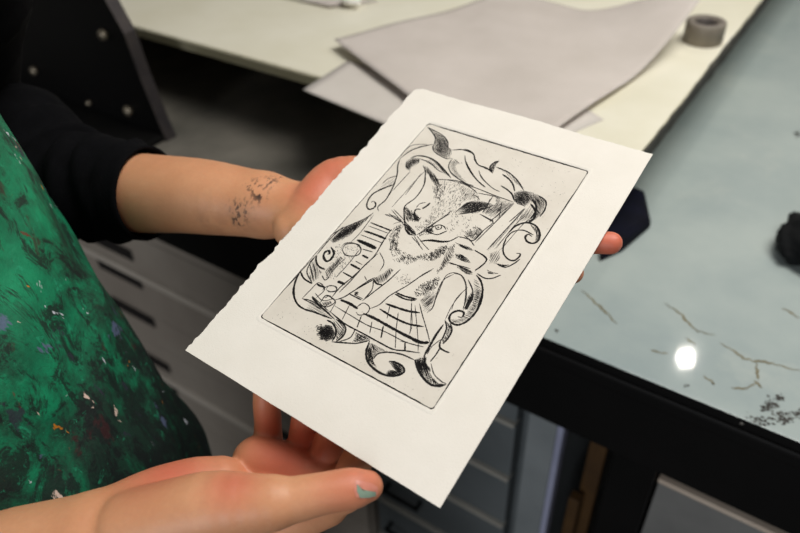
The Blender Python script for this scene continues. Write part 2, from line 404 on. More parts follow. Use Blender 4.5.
# stick behind the curled corner
a, b = PZ(655, 6, SZ)+UPZ*.0055, PZ(688, -3, SZ)+UPZ*.0055
bm = bmesh.new(); bm_cyl(bm, a, b, .005, .005, 10, .001)
tag(from_bm('wooden_stick', bm, simple('brown_stick', (64, 48, 38), (84, 66, 52), 30, .6), None, True), 'short brown wooden stick lying behind the curled newsprint corner', 'stick')

# ------------------------------------------------------------------ things on the table
# folded navy cloth
base = [(600, 262), (622, 252), (650, 228), (643, 200), (626, 190), (598, 205)]
Q = [PZ(*p, TZ) for p in base]; cc = sum(Q)/len(Q)
bm = bmesh.new(); lv = []
for z, s in ((.0005, 1), (.006, 1.0), (.012, .97), (.017, .80)):
    lv.append([bm.verts.new(cc+(q-cc)*s+np.array([0, 0, z+.004*(i % 2)*(z > .01)])) for i, q in enumerate(Q)])
for L0, L1 in zip(lv, lv[1:]):
    for i in range(6): bm.faces.new((L0[i], L0[(i+1) % 6], L1[(i+1) % 6], L1[i]))
bm.faces.new(lv[-1]); bm.faces.new(list(reversed(lv[0])))
bmesh.ops.bevel(bm, geom=bm.edges[:], offset=.0015, segments=2, affect='EDGES')
cl = tag(from_bm('folded_cloth', bm, m_navy), 'dark navy folded cloth on the painted table beside the fingertip', 'cloth')
# black rag
c = PZ(806, 250, TZ); bm = bmesh.new(); bmesh.ops.create_icosphere(bm, subdivisions=4, radius=1)
for v in bm.verts:
    n = v.co.copy(); s = 1+.22*vnoise(n.x*3.3+n.z*2, 11)+.22*vnoise(n.y*3.7-n.x*1.5, 13)+.14*vnoise(n.z*7+n.y*6, 17)
    v.co = Vector((c[0]+n.x*.036*s, c[1]+n.y*.052*s, max(TZ+.0005, c[2]+.018+n.z*.024*s)))
tag(from_bm('ink_rag', bm, m_rag, None, True), 'crumpled black inky rag at the right edge of the table', 'rag')

# ------------------------------------------------------------------ cabinets under the table
def front_z(px, py, y): return PY(px, py, y)[2]
CY = EY+.05
def plan_chest(label, x0, x1, ztop, levels, mbody, mlip, slots, depth=.8):
    t = thing('plan_chest', label, 'cabinet', ((x0+x1)/2, CY+depth/2, 0))
    box('carcass', (x0, CY+.012, 0), (x1, CY+depth, ztop), mbody, t, .003)
    return t
# left chest: pale ledges through (90,248) and (170,381)
z1 = front_z(150, 281, CY); z2 = front_z(170, 381, CY); pitch = z1-z2
XL0, XL1 = TX0+.09, PY(360, 420, CY)[0]
chest = plan_chest('warm grey steel plan chest with many shallow drawers behind the apron', XL0, XL1, TZ-.145, 0, m_cab, m_cabedge, 1)
zt = TZ-.147; k = 0
rows = []
z = z1
while z < zt: z += pitch
xs = PY(124, 284, CY)[0]; xw = abs(PY(146, 294, CY)[0]-PY(103, 272, CY)[0])
while z > .1:
    if z+.007 < zt: box('ledge', (XL0, CY-.006, z-.009), (XL1, CY+.011, z+.007), m_cabedge, chest, .003)
    for j in range(3):
        d0 = z-.009-(pitch-.016)*j/3; d1 = z-.009-(pitch-.016)*(j+1)/3
        if d1 > zt-.02: continue
        d0 = min(d0, zt)
        dr = box('drawer', (XL0+.004, CY, d1+.0012), (XL1-.004, CY+.0115, d0-.0012), m_cab, chest, .0025)
        zc = d0-(.011 if j == 0 else .017 if j == 1 else (d0-d1)*.55)
        for xo in (-.42, 0, .42):
            x = xs+xo
            if x-xw/2 < XL0+.02 or x+xw/2 > XL1-.02: continue
            bm = bmesh.new(); bm_box(bm, (x-xw/2, CY-.003, zc-.016), (x+xw/2, CY-.0002, zc+.012), .0025)
            from_bm('label_slot', bm, m_slot, dr)['label'] = 'dark label slot'
    z -= pitch
# right chest
XR0, XR1 = PY(370, 420, CY)[0], PY(518, 440, CY)[0]
rch = thing('plan_chest', 'blue-grey steel plan chest with pale drawer lips below the print corner', 'cabinet', ((XR0+XR1)/2, CY+.4, 0))
box('carcass', (XR0, CY+.03, 0), (XR1+.012, CY+.8, za-.004), m_cab2, rch, .003)
XP = PY(562, 428, CY)[0]
box('corner_post', (XR1+.0125, CY-.002, 0), (XP-.006, CY+.8, za-.004), m_cab2post, rch, .002)
box('post_edge', (XP-.0058, CY-.003, 0), (XP+.004, CY+.02, za-.004), m_postedge, rch, .003)['label'] = 'pale strip coloured as a lit bevel'
ra, rb = front_z(490, 470, CY), front_z(485, 516, CY); rp = ra-rb; z = ra
while z < za-rp*.3: z += rp
while z > .1:
    d1, d0 = z, min(z+rp, za-.006)
    if d0-d1 > .01:
        dr = box('drawer', (XR0+.003, CY, d1+.007), (XR1-.006, CY+.0295, d0-.0015), m_cab2, rch, .003)
        box('drawer_lip', (XR0+.003, CY-.007, d1), (XR1-.006, CY+.012, d1+.0068), m_cab2edge, dr, .002)['label'] = 'pale pressed lip'
        xh = PY(405, 488, CY)[0]
        bm = bmesh.new(); bm_cyl(bm, (xh-.035, CY, d1+rp*.5), (xh-.035, CY-.018, d1+rp*.5), .004); bm_cyl(bm, (xh+.035, CY, d1+rp*.5), (xh+.035, CY-.018, d1+rp*.5), .004)
        bm_cyl(bm, (xh-.039, CY-.018, d1+rp*.5), (xh+.039, CY-.018, d1+rp*.5), .0042)
        from_bm('drawer_handle', bm, m_black, dr, True)['label'] = 'dark bar handle'
    z -= rp
lx0, lx1 = PY(612, 455, CY-.01)[0], PY(655, 476, CY-.01)[0]
box('leg', (lx0, CY-.009, 0), (lx1, CY+.06, za+.004), m_black, table, .003)  # extra black leg added to keep this gap dark
# planks and low cabinet in the gap
for (pa, pb, wd, lab) in (((597, 452), (588, 533), .026, 'ochre wooden plank standing in the dark gap under the table'), ((574, 500), (563, 533), .018, 'short ochre wooden plank leaning beside the grey cabinet post')):
    y0 = CY+.07 if wd > .02 else CY+.045
    a = PY(*pa, y0); z0 = 0.0
    o = box('wooden_plank', (a[0]-wd/2, y0, z0), (a[0]+wd/2, y0+.018, min(a[2]+(.05 if wd > .02 else 0), za-.003)), m_wood, None, .002)
    tag(o, lab, 'plank', 'offcuts under the table')
lc = PY(660, 477, CY+.01)
lowc = thing('low_cabinet', 'low grey steel cabinet with pale top edge at bottom right under the table', 'cabinet', (lc[0]+.4, CY+.3, 0))
box('carcass', (lc[0], CY+.01, 0), (lc[0]+.75, CY+.55, lc[2]-.008), m_low, lowc, .002)
box('top_edge', (lc[0]-.001, CY+.006, lc[2]-.0075), (lc[0]+.751, CY+.551, lc[2]), simple('pale_edge', (196, 178, 160), (214, 198, 180), 10, .5), lowc, .002)['label'] = 'pale top sheet edge'
# ------------------------------------------------------------------ the etching print held in the hands
PWID = 0.21
PC = [D(*p, d*PWID) for p, d in zip(((416, 87), (653, 154), (440, 508), (185, 350)), (2.936, 2.454, 1.843, 2.326))]
PN = _n(np.cross(PC[1]-PC[0], PC[3]-PC[0])); PN = PN if PN[2] > 0 else -PN
PC[2] = CAM+ray(440, 508)*(PN.dot(PC[0]-CAM)/PN.dot(ray(440, 508)))
def PP(px, py, off=0.0):
    r = ray(px, py); t = PN.dot(PC[0]+PN*off-CAM)/PN.dot(r); return CAM+r*t
def paper_pt(u, v): return (PC[0]*(1-u)+PC[1]*u)*(1-v)+(PC[3]*(1-u)+PC[2]*u)*v
cen = paper_pt(.5, .5)
print_root = thing('etching_print', 'deckle edged white sheet printed with a black etching, held up in two hands', 'print', cen)
# outline with torn (deckle) edges
def edge_off(s, seed, amp, freq): return amp*(vnoise(s*freq, seed)+.7*vnoise(s*freq*2.3, seed+1)+.4*vnoise(s*freq*5.1, seed+2))
ea, eb = _n(PC[1]-PC[0]), _n(PC[3]-PC[0])
outl = []
for i in range(70): u = i/70; outl.append(paper_pt(u, 0)+eb*(edge_off(u, 1, .0007, 14)+.0006*math.sin(u*9)))
for i in range(40): v = i/40; outl.append(paper_pt(1, v)+ea*edge_off(v, 5, .0002, 9))
for i in range(40): u = 1-i/40; outl.append(paper_pt(u, 1)+eb*edge_off(u, 9, .0003, 8))
for i in range(190): v = 1-i/190; outl.append(paper_pt(0, v)+ea*(edge_off(v, 13, .0021, 44)+.0004))
for k in range(-2, 3):                            # soften the rounded far corner
    outl[k % len(outl)] = outl[k % len(outl)]+(ea+eb)*.0010*(2.4-abs(k))
bm = bmesh.new(); TH = .0007
tv = [bm.verts.new(p) for p in outl]; bv = [bm.verts.new(p-PN*TH) for p in outl]
for i in range(len(tv)):
    j = (i+1) % len(tv); bm.faces.new((tv[i], bv[i], bv[j], tv[j]))
bm.faces.new(tv); bm.faces.new(list(reversed(bv)))
bmesh.ops.triangulate(bm, faces=[f for f in bm.faces if len(f.verts) > 4])
from_bm('paper_sheet', bm, m_paper, print_root)
# plate impression
pq = [(428.5, 123.5), (588.5, 171.5), (432.5, 409.5), (260.5, 317)]
def rounded(q, r, n=5):
    o = []
    for i in range(4):
        p, a, b = [np.array(z, float) for z in (q[i], q[i-1], q[(i+1) % 4])]
        s, e = p+_n(a-p)*r, p+_n(b-p)*r
        for k in range(n+1): t = k/n; o.append((1-t)**2*s+2*t*(1-t)*p+t*t*e)
    return o
ring = rounded(pq, 3.5)
from_py('plate_impression', [PP(*p, .00006) for p in ring], [tuple(range(len(ring)-1, -1, -1))], m_plate, print_root)['label'] = 'greyish rectangle of plate tone'
# embossed ridge outside the plate
def inset(q, d):
    c = np.mean(np.array(q), 0); return [np.array(p)+_n(np.array(p)-c)*d for p in q]
r0, r1, r2 = rounded(inset(pq, 1.0), 3.8), rounded(inset(pq, 2.6), 4.2), rounded(inset(pq, 6.5), 5)
vs = [PP(*p, .0001) for p in r0]+[PP(*p, .0006) for p in r1]+[PP(*p, .00003) for p in r2]; K = len(r0); fs = []
for i in range(K):
    j = (i+1) % K; fs += [(i, j, K+j, K+i), (K+i, K+j, 2*K+j, 2*K+i)]
from_py('plate_ridge', vs, fs, m_paper, print_root, True)

CROP = {'A': (370, 115, 6.667), 'B': (460, 135, 6.123), 'C': (330, 170, 6.667), 'D': (430, 190, 6.667), 'E': (280, 220, 6.667), 'F': (260, 270, 6.667), 'G': (370, 250, 6.667),
        'H': (350, 320, 6.667), 'I': (380, 170, 6.667), 'J': (330, 240, 6.667), 'K': (420, 230, 6.667), 'L': (400, 290, 6.667), 'N': (300, 290, 6.667), 'O': (310, 180, 6.667), 'P': (0, 0, 1)}
def cpts(c, s):
    x0, y0, k = CROP[c]; return [np.array((x0+float(a.split(',')[0])/k, y0+float(a.split(',')[1])/k)) for a in s.split()]
def spline(P, step=1.0):
    if len(P) < 3: P = [P[0], (P[0]+P[-1])/2, P[-1]]
    o = []; Q = [2*P[0]-P[1]]+P+[2*P[-1]-P[-2]]
    for i in range(1, len(Q)-2):
        n = max(2, int(np.linalg.norm(Q[i+1]-Q[i])/step))
        for k in range(n):
            t = k/n; a, b, c, d = Q[i-1:i+3]
            o.append(.5*((2*b)+(c-a)*t+(2*a-5*b+4*c-d)*t*t+(3*b-a-3*c+d)*t**3))
    o.append(P[-1]); return o
class Ink:
    def __init__(s): s.v = []; s.f = []
    def line(s, P, w, taper=.35, off=.00012):
        n = len(P); W = []
        for i in range(n):
            t = i/max(1, n-1); e = min(1, min(t, 1-t)*6+taper); W.append(w*.00067*e*random.uniform(.8, 1.2))
        ribbon(s.v, s.f, [PP(*p, off) for p in P], W, PN)
inkD, inkM, inkL = Ink(), Ink(), Ink()
def clip(poly, ang, sp, jit):
    a = math.radians(ang); d = np.array((math.cos(a), math.sin(a))); nrm = np.array((-d[1], d[0]))
    o = [p.dot(nrm) for p in poly]; k = min(o)+sp*.5; segs = []
    while k < max(o):
        kk = k+random.uniform(-jit, jit)*sp; ts = []
        for p, q in zip(poly, poly[1:]+poly[:1]):
            a0, a1 = p.dot(nrm)-kk, q.dot(nrm)-kk
            if (a0 < 0) != (a1 < 0): t = a0/(a0-a1); ts.append((p+(q-p)*t).dot(d))
        ts.sort()
        for t0, t1 in zip(ts[::2], ts[1::2]): segs.append((nrm*kk+d*t0, nrm*kk+d*t1))
        k += sp
    return segs
def hatch(ink, poly, ang, sp, w, gap=.12):
    for p, q in clip(poly, ang, sp, .35):
        L = np.linalg.norm(q-p)
        if L < .5: continue
        a, b = random.uniform(0, gap), 1-random.uniform(0, gap)
        m = (p+q)/2+np.array((random.uniform(-.3, .3), random.uniform(-.3, .3)))
        ink.line([p+(q-p)*a, m, p+(q-p)*b], w, .3, .0001)
def inside(p, poly):
    c = False
    for a, b in zip(poly, poly[1:]+poly[:1]):
        if (a[1] > p[1]) != (b[1] > p[1]) and p[0] < (b[0]-a[0])*(p[1]-a[1])/(b[1]-a[1])+a[0]: c = not c
    return c
def fur(ink, poly, n, ang, L, w, spread=35):
    xs = [p[0] for p in poly]; ys = [p[1] for p in poly]; k = 0; tries = 0
    while k < n and tries < n*20:
        tries += 1; p = np.array((random.uniform(min(xs), max(xs)), random.uniform(min(ys), max(ys))))
        if not inside(p, poly): continue
        a = math.radians(ang+random.uniform(-spread, spread)); l = L*random.uniform(.5, 1.3); d = np.array((math.cos(a), math.sin(a)))*l/2
        ink.line([p-d, p+np.array((-d[1], d[0]))*.15, p+d], w*random.uniform(.7, 1.2), .4, .0001); k += 1
STROKES = '''C1.6 640,392 655,412 680,424
C1.2 640,385 668,378 690,372
C1.2 562,285 556,300 566,318 590,330
C0.7 575,250 600,225 640,215
I0.7 60,290 110,330 150,350
I0.9 165,240 160,300 165,360
I1.0 165,385 185,420 225,435
I1.1 175,365 200,400 240,432
I0.7 250,430 330,375 420,315 470,280
I0.9 290,470 350,466 420,478
I0.7 620,165 650,180 662,200
I0.6 385,60 470,70 560,95 640,140
I0.8 500,285 540,250 580,220 640,205
I0.8 520,295 600,285 680,265 765,232
I0.9 560,435 620,470 690,405
I0.7 670,295 750,345
D0.6 400,60 380,110
D0.6 480,75 460,190
D0.5 350,100 420,140
D0.5 650,160 560,240 440,390
D0.5 670,185 600,250 470,400
E0.6 20,470 90,400 160,320 240,235
E0.8 410,180 430,158 470,150 515,165 540,200 520,232 470,240 430,225 410,185
E0.7 200,300 215,350 222,410
E0.6 220,290 235,350 240,400
E0.6 310,400 360,330 440,250
E0.7 280,470 320,440 375,445 370,475 320,480
E0.8 300,520 330,505 350,530
N0.7 20,60 80,90 140,130
N0.7 80,40 190,140
N0.6 100,20 150,70 220,60
N0.8 130,95 160,110 200,90
N0.6 360,30 420,60
L0.6 180,430 210,380 270,330
L0.5 0,340 80,360 160,380
J0.6 330,80 360,150 330,210
J0.6 230,240 245,270
J0.5 520,300 560,270 680,200
A1.0 382,80 420,100 460,120 500,150 520,185 520,215 545,235
A1.0 382,80 410,110 435,150 430,190 418,215 430,245 465,270 510,290 550,290
A1.2 545,235 600,230 650,240 690,262 698,290 720,330 760,350 800,368
A0.9 550,290 530,320 525,350 545,390 590,425 650,460 690,470
A1.0 632,270 640,320 670,380 720,440 770,480
A0.7 725,370 745,420 790,465
A1.2 200,290 260,245 330,215 420,195
A0.7 205,275 240,230 290,200 380,195
A1.2 200,290 185,340 180,400 160,460 130,533
A1.1 20,525 80,490 155,468
A0.8 80,460 120,425 175,405
A1.6 270,285 320,272 380,280 440,310 490,360 540,420
A0.8 330,290 400,320 450,365 490,385
A0.6 270,375 210,440 150,505
A0.6 340,390 290,460 235,533
A0.7 450,430 560,435 640,460 720,525
A0.9 355,335 370,380 365,430 360,470
B1.2 0,90 50,92 85,120 92,155 115,185 160,200 195,230
B1.3 240,160 215,165 190,185 183,210 200,235
B1.3 220,195 290,225 340,265 370,305 390,340
B1.6 260,240 300,270 325,305 335,345
B1.4 250,310 290,335 320,365 330,400
B1.0 30,150 60,210 100,270 150,320
B0.7 120,235 150,280 200,325 245,348
B0.8 0,290 100,325 200,365 330,412
B1.8 440,390 465,430 462,470 430,515
B1.2 480,370 525,405 520,455 490,500
B0.8 330,415 250,475 180,533
B0.8 395,450 350,490 300,533
C1.1 455,0 430,90 400,150 370,200 320,245 325,275
C1.5 420,95 340,130 285,160 255,200 245,240 262,262 295,250 305,225 290,208 275,215
C1.0 290,285 230,325 150,360 70,395 0,440
C1.4 270,350 340,378 410,405
C0.6 255,372 390,422
C2.0 225,405 300,430 375,460
C0.7 205,432 350,487
C2.2 180,465 250,490 310,520
C0.6 290,300 200,420 140,480
C1.0 410,395 370,450 330,520
C0.6 370,300 430,318 490,350
C0.6 410,265 470,335 520,400
C0.6 425,262 490,330 545,400
C0.5 365,295 420,305 480,335
C0.6 560,440 580,470 600,500
C0.6 580,440 620,490 660,533
C0.6 545,445 590,495 620,533
C1.1 635,0 630,90 575,180 500,240 495,300 500,360 505,400 530,430 575,435
C0.7 575,435 640,400 720,340 800,290
C1.6 668,218 645,240 615,258
C1.3 605,262 575,262 562,285 572,310 595,318
C1.1 665,400 690,378 725,366 760,376 772,398
C1.0 705,374 708,392 725,396 742,388 742,372
C1.2 716,380 728,384
C1.1 670,420 720,430 780,405
C1.5 600,475 660,470 740,480 800,475
C0.5 640,0 580,60 500,150 410,250
C0.5 420,360 450,350 480,345
D0.8 560,90 430,220 300,350
D0.9 635,125 510,260 380,400
D0.8 330,160 380,185 420,215 350,275 290,340
D0.7 320,20 420,40 470,60
D0.7 420,40 350,150
D2.0 670,90 702,140 692,190 655,218
D1.8 520,290 570,240 640,218 700,235 730,280 725,330 690,355 650,345 635,315 655,295 680,310
D1.2 500,330 550,280 620,268 690,300
D1.4 510,320 490,370 490,420 520,460 560,470 595,445 600,425 575,422
D1.1 440,490 500,515 560,490 600,460
D1.2 0,330 60,340 130,340 190,310
D0.9 190,310 260,330 295,372
D1.0 300,400 375,460 340,510 300,533
D0.7 130,490 200,505 270,525
K1.1 365,135 445,195 365,275
K1.0 190,215 260,240 350,285
K0.6 80,520 130,400 170,310 220,285 270,300 300,350 305,420 290,533
K0.5 320,380 240,460 210,533
K1.7 375,300 405,340 418,400 405,460 380,533
K0.9 320,330 350,400 345,460 300,530
K1.1 380,290 430,320 480,322 540,300
L1.8 550,0 545,60 510,140 450,205 390,232 345,220 328,190 345,155 390,138 425,150 415,180 385,178
L1.5 335,225 345,270 320,320 285,360
L1.2 300,200 310,250 290,310 270,340
L1.5 270,335 265,380 295,405 330,418
L1.1 270,380 240,430 200,480
L1.9 290,230 240,300 200,370 160,440
L0.5 420,10 350,100 300,200
L1.5 440,130 470,80 490,30
L0.7 130,90 150,170 180,270 200,350
L0.5 75,90 80,230 60,300
L0.5 100,100 120,330 120,420
L2.4 80,330 140,350 195,350
N2.3 270,65 330,90 385,125
N2.4 420,155 500,190 580,235 700,300 800,345 860,352
N2.0 570,90 640,115 720,140 800,152
N1.8 530,125 620,180 720,225 825,245
N1.2 195,140 300,225 420,290 520,345 620,395 700,405 800,420
N0.7 230,105 330,165 450,235 560,275 700,345 820,380
N0.6 330,100 280,200
N1.0 410,170 380,250
N0.6 480,210 465,290
N1.3 555,240 540,320
N0.6 640,270 635,390
N1.3 700,350 700,410
N0.6 600,100 580,190
N0.6 655,150 640,270
N0.5 745,80 735,290
N0.6 240,80 200,150
N1.4 630,25 700,60 770,70
N1.6 180,200 225,230 240,290 215,340
N1.3 240,195 290,230 305,265 285,310 240,345
N1.0 260,345 330,320 360,280 360,265
N1.3 210,345 300,352 380,355 465,335
N1.2 490,460 520,425 590,415 680,430 760,465
H1.8 130,140 108,210 120,280 180,340 250,370 320,368 360,345 350,310 300,280 260,275
H2.0 430,265 470,360 530,425 590,440 640,430
H0.7 540,290 560,360 610,410 645,425
F1.6 265,10 235,80 222,150 245,220 290,258 360,280 440,310 480,325
F0.9 280,190 350,210 430,270 500,330
F0.7 280,190 330,140 390,85 430,130 370,190
F1.6 345,180 400,240 470,300
F0.9 400,220 440,170 485,190 500,215 450,245 410,240
F1.1 500,200 560,180 640,130 780,50
F0.9 480,180 540,110 640,30 665,0
F0.7 640,250 690,220 730,250 710,290 660,300 640,280
F0.8 440,130 460,105 500,110 510,135 470,145 440,130
J0.9 60,350 140,270 230,170 320,90
J1.1 170,330 260,270 300,250
J1.5 290,260 310,290 350,300
J0.8 290,265 280,330 230,390
J1.1 130,360 180,385 210,400
J1.1 215,405 300,340 390,270 470,195
J0.8 260,460 330,430 400,370 520,300 620,230 690,190
J2.3 180,0 240,30 305,60
J1.0 215,60 285,80
J2.1 215,100 255,122
J1.9 135,160 200,195
J1.3 85,215 150,250
J2.6 50,275 100,295
J0.7 170,140 215,165
J0.8 350,10 300,100 200,200 90,300
J0.6 200,60 130,150 40,250
J1.6 440,350 500,375 580,395
J0.9 83,65 100,32 145,23 190,32 207,65 190,98 145,107 100,98 83,65
E2.1 340,180 360,220 340,260 310,275 290,245 300,215 325,205 330,225 315,228
E1.8 245,235 240,270 260,310 300,330
E0.9 240,240 200,290 180,350 215,420
E1.5 135,340 160,390 215,425
E1.2 135,340 100,420 95,500 105,540
E0.9 245,232 330,130 420,45
E1.0 280,370 300,400 330,380
E1.8 245,425 270,440 300,448
G0.7 560,160 490,200 450,280 420,380 380,420
G0.8 560,155 610,170 640,230 640,330 620,390'''
for ln in STROKES.split('\n'):
    head, rest = ln.split(' ', 1); wd = float(head[1:]); P = spline(cpts(head[0], rest))
    (inkD if wd >= 1.0 else inkM).line(P, wd*(1.28 if wd >= 1 else 1.5))
# closed toned areas: crop, angle, spacing, width, ink, outline
D1, D2, M1, L1 = (.58, .74), (.74, .70), (.95, .62), (1.25, .55)
TONES = [('A', 60, D2, 'D', '390,85 460,120 505,155 520,190 525,220 545,240 540,285 500,290 450,265 420,220 435,180 432,145'), ('A', 20, M1, 'M', '390,85 460,120 505,155 520,190 525,220 545,240 540,285 500,290 450,265 420,220 435,180 432,145'),
 ('A', 40, M1, 'M', '530,320 560,290 620,325 570,335 590,390 660,460 590,430 540,390'), ('A', 75, D1, 'D', '232,330 245,300 290,280 330,290 330,320 290,340 265,375 240,360'),
 ('A', 45, D2, 'D', '400,290 450,315 500,370 540,420 500,395 460,350'), ('A', 65, D1, 'D', '365,335 385,345 425,385 455,430 468,470 450,490 425,460 395,410 375,380'), ('A', 100, M1, 'M', '415,470 455,480 450,520 420,525'),
 ('A', 140, L1, 'M', '205,280 250,235 330,205 400,195 320,215 250,250'), ('A', 140, L1, 'L', '95,455 175,405 160,462 60,495'), ('A', 30, M1, 'M', '330,288 400,300 470,360 500,395 430,350'),
 ('B', 60, D1, 'D', '240,160 210,165 185,195 190,225 203,232 215,200 222,180'), ('B', 60, L1, 'M', '240,205 290,228 345,270 385,335 340,300 290,245'),
 ('B', 55, D2, 'D', '330,350 380,338 440,348 490,370 525,405 520,450 500,490 460,520 430,533 400,533 450,505 465,450 445,410 400,440 350,425 328,400'), ('B', 15, D2, 'D', '330,350 380,338 430,350 440,400 400,440 350,425 328,400'), ('B', 120, L1, 'M', '400,455 440,420 460,455 440,500 390,530 340,530'),
 ('B', 130, M1, 'M', '210,370 330,415 200,500 130,480 170,440 225,425'), ('B', 130, L1, 'L', '0,300 100,340 120,380 60,400 0,420'),
 ('C', 115, D1, 'D', '290,285 240,320 170,350 90,380 30,440 0,470 20,490 80,470 140,430 210,370'), ('C', 140, D2, 'M', '240,320 170,350 90,380 30,440 20,480 80,465 140,425 210,365'), ('C', 45, D1, 'D', '500,345 530,370 570,410 575,435 530,430 503,400'),
 ('C', 60, D2, 'M', '500,245 540,280 560,330 525,350 500,330'), ('C', 30, D1, 'D', '540,322 562,305 590,322 612,312 592,347 560,337'), ('C', 20, D1, 'D', '640,392 680,385 697,415 660,422'),
 ('D', 150, D1, 'D', '170,155 210,110 250,80 330,70 440,97 370,130 300,160 220,160'), ('D', 165, D1, 'D', '210,130 250,90 330,74 420,95 360,125 290,150 220,155'), ('D', 120, D2, 'M', '200,130 250,85 330,72 400,90 330,120 250,140'),
 ('D', 130, L1, 'M', '640,130 690,130 660,200 560,230 500,310 430,400 375,410 400,380'), ('D', 130, M1, 'M', '260,270 330,260 350,275 290,340 240,300'), ('D', 135, M1, 'M', '440,60 550,95 440,205 360,160 430,105'),
 ('D', 75, D2, 'D', '665,228 712,250 732,290 722,335 702,340 706,290'), ('D', 60, D1, 'D', '440,488 480,495 530,500 490,515'), ('D', 120, M1, 'M', '400,420 470,390 470,450 430,500 390,490'),
 ('K', 25, D1, 'D', '235,80 280,95 340,120 365,140 320,135 260,110'), ('K', 25, D1, 'D', '225,155 270,160 320,190 345,225 300,215 240,185'), ('K', 25, D1, 'D', '240,240 290,250 340,270 355,300 310,295 260,260'),
 ('K', 70, D2, 'D', '320,440 352,400 347,470 320,533 297,533'), ('K', 30, L1, 'M', '355,320 395,350 412,400 400,460 370,530 345,530 355,450'), ('K', 20, D1, 'D', '445,265 480,280 530,290 490,295 455,290'), ('K', 10, D1, 'D', '510,225 560,232 600,232 560,245 525,240'),
 ('K', 60, M1, 'M', '190,110 235,85 230,150 205,205 150,260 110,300 150,200'),
 ('L', 20, M1, 'M', '550,0 540,80 490,170 420,220 350,220 335,195 400,190 440,150 480,80 495,0'), ('L', 60, D1, 'D', '450,60 490,20 487,70 442,120 425,130'), ('L', 60, M1, 'D', '305,205 335,225 345,270 315,325 285,355 275,340 300,300 312,250'),
 ('L', 70, D1, 'D', '95,465 130,450 170,430 170,480 200,520 205,545 115,540'), ('L', 140, L1, 'M', '130,60 240,0 235,60 200,140 150,150'),
 ('N', 80, D1, 'D', '130,250 170,230 215,240 235,290 220,330 175,345 140,320 125,285'), ('N', 10, D1, 'D', '130,250 170,230 215,240 235,290 220,330 175,345 140,320 125,285'), ('N', 50, M1, 'D', '190,200 240,195 290,230 305,265 285,310 240,345 240,280 225,230'),
 ('N', 130, D2, 'D', '255,330 290,310 304,270 290,240 262,290'), ('N', 30, D2, 'D', '365,275 420,300 475,330 410,350 350,345 365,310'), ('N', 70, D2, 'D', '465,345 500,370 495,410 480,440 490,470 500,520 455,480 445,420'),
 ('N', 40, M1, 'M', '470,350 530,380 590,412 520,425 495,440'), ('N', 20, D1, 'D', '735,55 770,55 775,72 740,75'), ('N', 25, M1, 'L', '0,110 60,130 140,160 195,190 130,170 50,140'),
 ('H', 20, D1, 'D', '255,275 310,285 360,330 350,362 290,372 240,357 252,330 300,335 270,300'), ('H', 70, D2, 'D', '430,265 470,240 510,250 510,300 540,370 590,420 640,430 590,440 530,425 480,370 450,310'), ('H', 100, D2, 'D', '120,160 165,225 155,270 180,320 130,280 108,215'),
 ('F', 30, L1, 'M', '300,258 330,200 420,265 480,322 420,305'), ('F', 30, D2, 'D', '380,88 430,112 430,127 385,100'), ('F', 60, D2, 'M', '410,215 470,205 482,225 430,242'), ('F', 40, D2, 'D', '545,195 600,215 645,245 640,255 590,230'),
 ('J', 70, D2, 'M', '300,250 400,185 425,200 380,270 330,295 305,280'), ('J', 20, D1, 'D', '160,345 190,345 192,366 165,366'), ('J', 140, M1, 'M', '600,400 680,370 720,340 690,420 620,460'),
 ('E', 75, M1, 'M', '190,290 240,250 250,310 280,350 240,420 200,400'), ('E', 60, D2, 'M', '300,330 340,300 400,240 420,260 360,340 310,390'), ('E', 60, D2, 'D', '345,140 390,80 450,40 540,5 500,60 420,120 370,150')]
INK = {'D': inkD, 'M': inkM, 'L': inkL}
for c, ang, (sp, wd), ik, poly in TONES:
    hatch(INK[ik], cpts(c, poly), ang, sp, wd)
    if sp < .9 and ik == 'D': hatch(INK[ik], cpts(c, poly), ang+28, sp*2.3, wd*.8)
